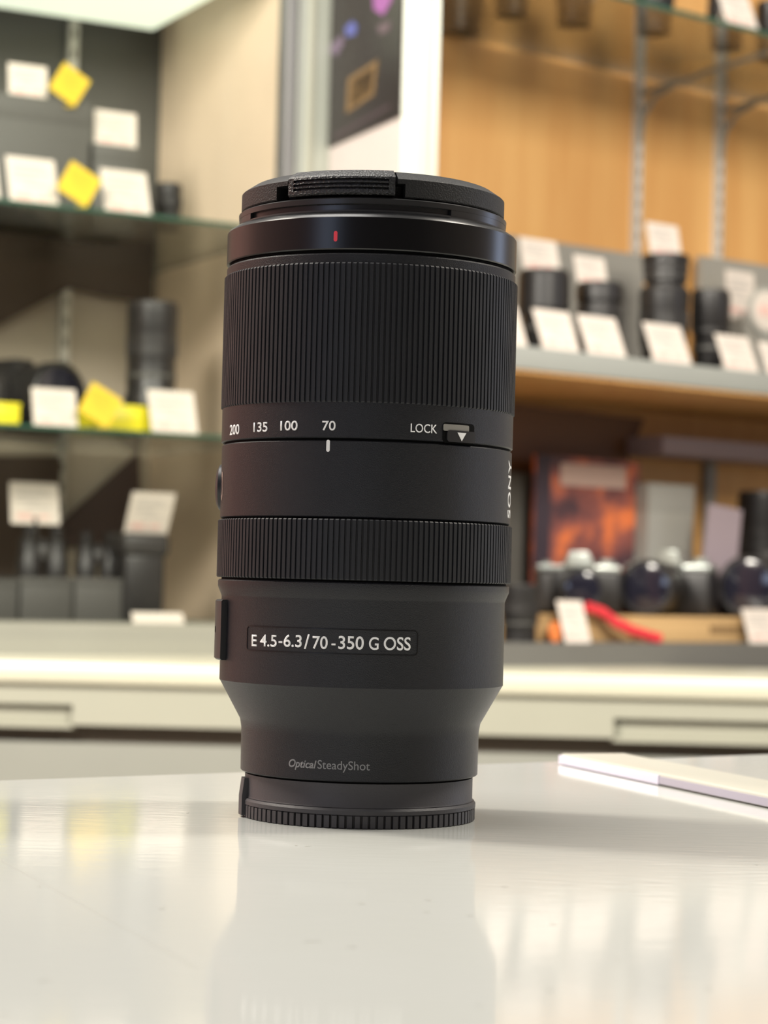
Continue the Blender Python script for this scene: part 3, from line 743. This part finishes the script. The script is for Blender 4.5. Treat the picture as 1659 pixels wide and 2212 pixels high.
# left case, upper shelf
o1, w1, h1 = goods_box(LC, -60, 197, 208, .20, zs1, M_['dkpanel'], 'wide dark grey carton on top left shelf under the highest tags', .10, group='cartons on the upper left shelf')
o2, w2, h2 = goods_box(LC, 204, 300, 314, .20, zs1, M_['dkpanel'], 'small dark grey carton on the top left shelf near the side wall', .10, group='cartons on the upper left shelf')
card_px(LC, 16, 106, 138, 205, .215, zs1 + h1, 8, label='white price card on the wide dark carton, highest at left', group=G1)
card_px(LC, 102, 196, 126, 230, .192, None, 0, 'yellow', 'tilted yellow sale tag on the wide dark carton, the highest yellow one', 'yellow sale tags', 30)
card_px(LC, 201, 299, 240, 314, .215, zs1 + h2, 5, label='white price card standing on the small dark carton', group=G1)
card_px(LC, 20, 134, 334, 408, .03, zs1, 22, label='white price card left of the bright yellow tag on top glass shelf', group=G1)
card_px(LC, 225, 333, 362, 442, .03, zs1, 22, label='white price card right of the bright yellow tag on top glass shelf', group=G1)
card_px(LC, -90, 6, 330, 398, .03, zs1, 22, label='white price card cut by the left edge on top glass shelf', group=G1)
card_px(LC, 122, 226, 306, 430, .006, zs1 + .0005, 12, 'yellow', 'bright yellow tilted sale tag between two white cards, top glass shelf', 'yellow sale tags', 30)
lens_item(LC, 335, 392, 398, .12, zs1, 'small black lens on top left shelf beside the cream wall', 3, group='lenses in the left case')
# left case, second shelf
goods_y = mat('yellow_sleeve', (.7, .62, .02), .4)
oy, wy, hy = goods_box(LC, 236, 336, 876, .045, zs2, M_['yel2'], 'flat bright yellow box under the tall black lens, left case', .16, group='yellow boxes on the second shelf')
goods_box(LC, -60, 44, 868, .045, zs2, M_['yel2'], 'flat bright yellow box under the camera at the left edge', .12, group='yellow boxes on the second shelf')
p_ = pt(LC, 329, 760, .13)
lens_item(LC, 272, 388, 655, .13, zs2 + hy, 'tall black zoom lens with hood standing on the second left shelf', 2, group='lenses in the left case')
card_px(LC, 70, 172, 838, 912, .03, zs2, 15, label='white price card left of the yellow tag on the second glass shelf', group='price cards on the second left shelf')
card_px(LC, 325, 432, 842, 940, .012, zs2, 20, label='white price card in front of the tall lens on the second glass shelf', group='price cards on the second left shelf')
card_px(LC, 168, 270, 806, 925, .006, zs2 + .0005, 12, 'yellow', 'lowest yellow tilted sale tag, on the second left shelf', 'yellow sale tags', 30)
Pc = pt(LC, 25, 850, .26)
slr(Vector((Pc.x, Pc.y, zs2)), LC.yaw + R(22), .15, 'black camera with big round lens at left edge, second shelf', False, 'cameras in the left case', .34, .5)
# left case, deck
GB = 'grey cartons on the left deck'
for i, (x0, x1, yt, lb) in enumerate(((-90, 40, 1252, 'dark grey carton on the left deck, cut by the photo edge'), (46, 158, 1248, 'dark grey carton on the left deck, middle of the three'), (163, 292, 1250, 'dark grey carton on the left deck beside the tall black pouch'))):
    ob, wb, hb = goods_box(LC, x0, x1, yt, .08, zdeckL, M_['greybox'], lb, .12, group=GB)
    if i == 1: hbx = hb
def binoc(c, xm, depth, z, w, label):
    p = pt(c, xm, 1200, depth); o = empty('binoculars', (p.x, p.y, z), c.yaw); tag(o, label, 'binoculars', 'binoculars in the left case')
    r = w * .23; h = w * .95
    for s in (-1, 1):
        bm = bmesh.new(); lathe(bm, [(r, 0), (r, h * .3), (r * .85, h * .4), (r * .8, h * .7), (r * .5, h * .78), (r * .55, h)], 32)
        for v in bm.verts: v.co.x += s * w * .27
        bobj('tube', bm, M_['blk'], o)
    bm = bmesh.new(); box(bm, -w * .16, w * .16, -.012, .012, h * .3, h * .62, .004); cyl(bm, Vector((0, 0, h * .62)), Vector((0, 0, h * .74)), w * .07, n=20); bobj('focus_bridge', bm, M_['blk2'], o)
    return o
binoc(LC, 92, .14, zdeckL + hbx + .0012, .075, 'black binoculars on the middle grey carton')
binoc(LC, 212, .14, zdeckL + hbx + .0012, .068, 'black binoculars beside the tall black pouch')
# tall pouch
p0 = pt(LC, 316, 1200, .07); w_ = .062
po_ = empty('lens_pouch', (p0.x, p0.y, zdeckL), LC.yaw); tag(po_, 'tall black lens pouch with flap standing on the left deck', 'pouch')
hp = pt(LC, 316, 1152, .07).z - zdeckL
bm = bmesh.new(); box(bm, -w_ / 2, w_ / 2, 0, .06, 0, hp * .8, .01, 3); bobj('pouch_body', bm, M_['blk'], po_)
bm = bmesh.new(); box(bm, -w_ * .56, w_ * .56, -.004, .064, hp * .74, hp, .008, 3); bobj('pouch_flap', bm, M_['blk2'], po_)
GL = 'price cards on the left deck'
card_px(LC, 20, 134, 1042, 1132, .15, None, 12, label='bright white price card above the binoculars, lower left', group=GL)
card_px(LC, 264, 364, 1066, 1152, .09, zdeckL + hp, -28, label='grey-white price card on the tall black pouch', group=GL)
# put a stand under the floating card
cardA = [o for o in COL.objects if o.name.startswith('price_card')][-2]
bm = bmesh.new(); dz = cardA.location.z - zdeckL
box(bm, -.003, .003, .0, .004, -dz, .01); box(bm, -.02, .02, -.012, .03, -dz, -dz + .002)
bobj('card_stand', bm, M_['greybox'], cardA)
p = pt(LC, 343, 1358, .0)
fl = empty('price_card', (p.x, p.y, zdeckL), LC.yaw); tag(fl, 'white price strip on the sill edge at the foot of the left case', 'price tag', GL)
wf = .076
bm = bmesh.new(); box(bm, -wf / 2, wf / 2, -.0005, .0005, 0, .017, .0003, 1, M=Matrix.Rotation(R(-30), 4, 'X')); bobj('card_sheet', bm, M_['card'], fl)

# right case, grey shelf
GR = 'price cards along the grey shelf edge'; GT = 'price cards on top of lenses'
L_ = [(1118, 1232, 585, .10, 1, 'black lens on the grey shelf nearest the tall front lens'), (1243, 1346, 612, .10, 0, 'short black lens second from the left on the grey shelf'),
      (1380, 1490, 622, .12, 3, 'wide black lens carrying another lens, middle of the grey shelf'), (1492, 1578, 628, .11, 1, 'black lens right of the two-lens stack on the grey shelf')]
tops = []
for x0, x1, yt, dp, st, lb in L_:
    o = lens_item(RC, x0, x1, yt, dp, zmid, lb, st); 
    tops.append((o, pt(RC, (x0 + x1) / 2, yt, dp).z))
# stacked lens
o = lens_item(RC, 1386, 1490, 552, .12, tops[2][1], 'short black lens stacked on top of another in the grey shelf middle', 0)
stack_top = pt(RC, 1438, 552, .12).z
for x0, x1, yt, yb, lb in ((1085, 1147, 655, 738, 'white price card half hidden by the tall front lens'), (1166, 1263, 667, 757, 'white price card under the leftmost lens on the grey shelf'),
        (1262, 1365, 680, 764, 'white price card below the short second lens'), (1405, 1506, 697, 780, 'white price card below the two-lens stack'),
        (1560, 1650, 722, 798, 'white price card below the round badge at the right edge'), (1652, 1740, 740, 812, 'white price card cut by the right edge on the grey shelf')):
    card_px(RC, x0, x1, yt, yb, .012, zmid, 24, label=lb, group=GR)
card_px(RC, 1122, 1222, 515, 586, .11, tops[0][1], 14, label='white price card on the lens nearest the tall front lens', group=GT)
card_px(RC, 1240, 1322, 553, 614, .11, tops[1][1], 14, label='white price card on the short second lens', group=GT)
card_px(RC, 1398, 1482, 482, 553, .13, stack_top, 12, label='white price card on top of the two-lens stack', group=GT)
card_px(RC, 1566, 1642, 585, 690, .24, None, 6, label='pale price card standing behind the round badge at right', group=GT)
cb_ = [o for o in COL.objects if o.name.startswith('price_card')][-1]
bm = bmesh.new(); dz = cb_.location.z - zmid; box(bm, -.003, .003, .0, .004, -dz, .01); box(bm, -.02, .02, -.012, .03, -dz, -dz + .002); bobj('card_stand', bm, M_['greyb'], cb_)
# black frame behind the first top card
# round badge sign
p = pt(RC, 1655, 672, .16); rr = 52 * p.y / FPX
bd = empty('round_badge', (p.x, p.y, zmid), RC.yaw); tag(bd, 'round white badge with red marking cut by the right edge', 'badge'); hb = p.z - zmid
bm = bmesh.new(); cyl(bm, Vector((0, 0, hb)), Vector((0, .006, hb)), rr, n=48); box(bm, -.02, .02, 0, .03, 0, .004); box(bm, -.004, .004, .002, .006, 0, hb); bobj('badge_rim', bm, M_['greyb'], bd)
bm = bmesh.new(); cyl(bm, Vector((0, -.001, hb)), Vector((0, .001, hb)), rr * .82, n=48); bobj('badge_face', bm, M_['card'], bd)
bm = bmesh.new()
for k in range(4): box(bm, -rr * .45 + k * rr * .25, -rr * .45 + k * rr * .25 + rr * .15, -.002, 0, hb - rr * .22, hb + rr * .22)
bobj('badge_marking', bm, M_['redink'], bd)

# right case, top glass shelf: lenses seen from below through the glass
for i, (x, y, rp, lb) in enumerate(((985, 72, 60, 'dark lens on the high glass shelf nearest the silver post'), (1105, 34, 42, 'dark lens second from the silver post on the high glass shelf'), (1240, 54, 44, 'dark lens on the high glass shelf, alone above the orange wood'),
        (1412, 72, 44, 'dark lens on the high glass shelf above the left rail'), (1568, 104, 42, 'dark lens on the high glass shelf above the right rail'), (1668, 130, 38, 'dark lens on the high glass shelf cut by the right edge'))):
    P = at_z(x, y, ztsh); lens_item(RC, x - rp, x + rp, 0, .1, ztsh, lb, 3, group='lenses on the high glass shelf', h=.09, lens_at=P)
card_px(RC, 1565, 1650, -50, 52, .012, ztsh, 24, label='white price card standing on the high glass shelf edge, top right', group='price cards on the high shelf')
card_px(RC, 1275, 1370, -95, -10, .012, ztsh, 24, label='white price card on the high glass shelf at the top edge', group='price cards on the high shelf')

# right case, lower deck
# orange picture board
def pic_mat():
    M = bpy.data.materials.new('orange_picture'); M.use_nodes = True; nt = M.node_tree; b = nt.nodes['Principled BSDF']
    tc = nt.nodes.new('ShaderNodeTexCoord'); n = nt.nodes.new('ShaderNodeTexNoise'); n.inputs['Scale'].default_value = 14; n.inputs['Detail'].default_value = 3
    r = nt.nodes.new('ShaderNodeValToRGB'); r.color_ramp.elements[0].position = .40; r.color_ramp.elements[0].color = (.08, .04, .05, 1)
    r.color_ramp.elements[1].position = .64; r.color_ramp.elements[1].color = (.85, .22, .07, 1)
    e = r.color_ramp.elements.new(.52); e.color = (.32, .10, .08, 1)
    nt.links.new(tc.outputs['Object'], n.inputs[0]); nt.links.new(n.outputs['Fac'], r.inputs[0]); nt.links.new(r.outputs[0], b.inputs['Base Color']); b.inputs['Roughness'].default_value = .5
    return M
dpb = .27
p0, p1 = pt(RC, 1158, 1000, dpb), pt(RC, 1382, 1000, dpb); a0, a1 = a_of(RC, p0), a_of(RC, p1); zt = pt(RC, 1270, 990, dpb).z
pbd = empty('picture_board', loc(RC, (a0 + a1) / 2, dpb, zdeckR), RC.yaw); tag(pbd, 'orange and dark picture board standing behind the silver camera', 'picture board')
w = a1 - a0; h = zt - zdeckR
bm = bmesh.new(); box(bm, -w / 2, w / 2, 0, .008, 0, h); bobj('board_sheet', bm, pic_mat(), pbd)
bm = bmesh.new(); box(bm, -w * .27, w * .36, -.001, 0, h * .84, h * .965); bobj('heading_band', bm, M_['pink'], pbd)
bm = bmesh.new(); box(bm, -w / 2 , -w * .36, -.0008, 0, h * .3, h); bobj('side_band', bm, mat('band_dark', (.05, .035, .05), .6), pbd)
bm = bmesh.new(); box(bm, -w * .42, w * .42, .008, .03, 0, .003); bobj('board_foot', bm, M_['greybox'], pbd)
# pale grey box and slanted violet panel
goods_box(RC, 1402, 1500, 1046, .24, zdeckR, M_['greyb'], 'pale grey carton between the picture board and tilted panel', .05)
p = pt(RC, 1545, 1200, .17); hv = pt(RC, 1545, 1092, .17).z - zdeckR
vp = empty('folded_leaflet', (p.x, p.y, zdeckR), RC.yaw); tag(vp, 'pale violet leaflet panel standing right of the grey carton', 'leaflet')
bm = bmesh.new(); wv = .075; box(bm, -wv / 2, wv / 2, 0, .003, 0, hv, M=Matrix.Rotation(R(6), 4, 'Y')); bobj('front_leaf', bm, M_['violet'], vp)
bm = bmesh.new(); box(bm, -wv / 2, wv / 2, 0, .003, 0, hv * .98, M=Matrix.Translation((wv * .5, 0, 0)) @ Matrix.Rotation(R(70), 4, 'Z') @ Matrix.Translation((wv / 2, 0, 0))); bobj('rear_leaf', bm, M_['pink'], vp)
# cartons carrying the cameras
zc_ = pt(RC, 1500, 1332, .04).z
ob, wb, hb2 = goods_box(RC, 1370, 1700, 1334, .035, zdeckR, M_['cardboard'], 'long brown cardboard box lying under the right-hand cameras', .20, 'cardboard_box', group='cardboard boxes on the right deck')
bm = bmesh.new()
for k in range(7): box(bm, wb * (-.02 + k * .035), wb * (-.02 + k * .035 + .026), -.0016, -.0008, hb2 * .38, hb2 * .68)
bobj('box_print', bm, mat('box_ink', (.2, .12, .05), .7), ob)
ob2, wb2, hb3 = goods_box(RC, 1105, 1366, 1330, .045, zdeckR, M_['cardboard'], 'brown cardboard box lying under the silver camera', .19, 'cardboard_box', group='cardboard boxes on the right deck')
def put_cam(px, py, dp, z, w, lb, sil, yaw=0, lr=.36, ll=.55):
    P = pt(RC, px, py, dp); return slr(Vector((P.x, P.y, z)), RC.yaw + yaw, w, lb, sil, 'cameras on the lower deck', lr, ll)
put_cam(1248, 1250, .16, zdeckR + hb3 + .0008, .125, 'silver-topped camera in front of the orange picture board', True, R(-38), .24, .5)
put_cam(1450, 1270, .15, zdeckR + hb2 + .0008, .135, 'black and silver camera on the long cardboard box', True, R(-62), .30, .75)
put_cam(1662, 1280, .13, zdeckR + hb2 + .0008, .14, 'black camera with large lens at the right edge', False, R(-62), .33, .75)
lens_item(RC, 1592, 1690, 1062, .235, zdeckR + hb2 + .001, 'tall dark lens standing behind the cameras at the right edge', 2, group='lenses on the lower deck')
lens_item(RC, 1082, 1166, 1262, .035, zdeckR, 'dark squat lens on the deck just right of the tall front lens', 3, group='lenses on the lower deck')
card_px(RC, 1216, 1284, 1298, 1388, .004, zdeckR, 20, label='white price card beside the red strap on the right deck', group='price cards on the right deck')
card_px(RC, 1612, 1700, 1316, 1398, .004, zdeckR, 20, label='white price card at right edge in front of cardboard box', group='price cards on the right deck')
# red woven strap
bm = bmesh.new(); pts_ = []
for x, y, d_ in ((1268, 1312, .03), (1300, 1322, .028), (1330, 1345, .02), (1365, 1362, .012), (1395, 1372, .010), (1424, 1380, .006)):
    pts_.append(pt(RC, x, y, d_))
tube(bm, pts_, .008, 12)
for v in bm.verts: v.co.z += 0
lowest = min(v.co.z for v in bm.verts)
o = bobj('camera_strap', bm, mat('strap_red', (.72, .035, .045), .7, bump=1, bscale=500, col2=(.45, .02, .03), vscale=150)); tag(o, 'red woven camera strap hanging over the cardboard box', 'strap')
bm = bmesh.new(); P = pt(RC, 1202, 1322, .02); s = 22 * P.y / FPX
cyl(bm, Vector((0, 0, 0)), Vector((0, .005, 0)), s, n=28)
for v in bm.verts: v.co.x *= .7
o = bobj('orange_lens_tag', bm, M_['orange'], None, (P.x, P.y, zdeckR + s)); o.rotation_euler = (0, 0, RC.yaw); tag(o, 'orange round tag left of the white card by the red strap', 'tag')

# ================================================================== LIGHT
def area(name, locn, size, power, col, target=None, sy=None):
    l = bpy.data.lights.new(name, 'AREA'); l.energy = power; l.color = col; l.shape = 'RECTANGLE'; l.size = size; l.size_y = sy or size
    o = bpy.data.objects.new(name, l); COL.objects.link(o); o.location = locn
    d = Vector(target) - Vector(locn) if target else Vector((0, 0, -1))
    o.rotation_euler = d.to_track_quat('-Z', 'Y').to_euler(); return o
area('overhead_light', (-.4, .7, 2.7), .7, 26, (1, .97, .92), sy=1.2)
area('overhead_light', (1.0, .9, 2.35), .6, 66, (1, .93, .82), (.6, 3.1, 1.1))  # unseen lamp added to brighten the right case under its shelf
area('overhead_light', (-1.1, 1.0, 2.2), .6, 80, (1, .93, .82), (-.2, 3.3, 1.1))  # unseen lamp added to brighten the left case and its side wall
area('shop_light', (-1.6, -1.7, 1.55), .7, 5, (.62, .74, 1), (0, .6, 1.0))
area('shop_light', (2.7, 2.15, 1.45), .5, 5, (.55, .70, 1), (0, .6, 1.0))
w_ = bpy.data.worlds.new('world'); S.world = w_; w_.use_nodes = True
bg = w_.node_tree.nodes['Background']; bg.inputs[0].default_value = (1, .96, .90, 1); bg.inputs[1].default_value = .42
S.view_settings.view_transform = 'Standard'; S.view_settings.look = 'None'; S.view_settings.gamma = 1; S.view_settings.exposure = .2
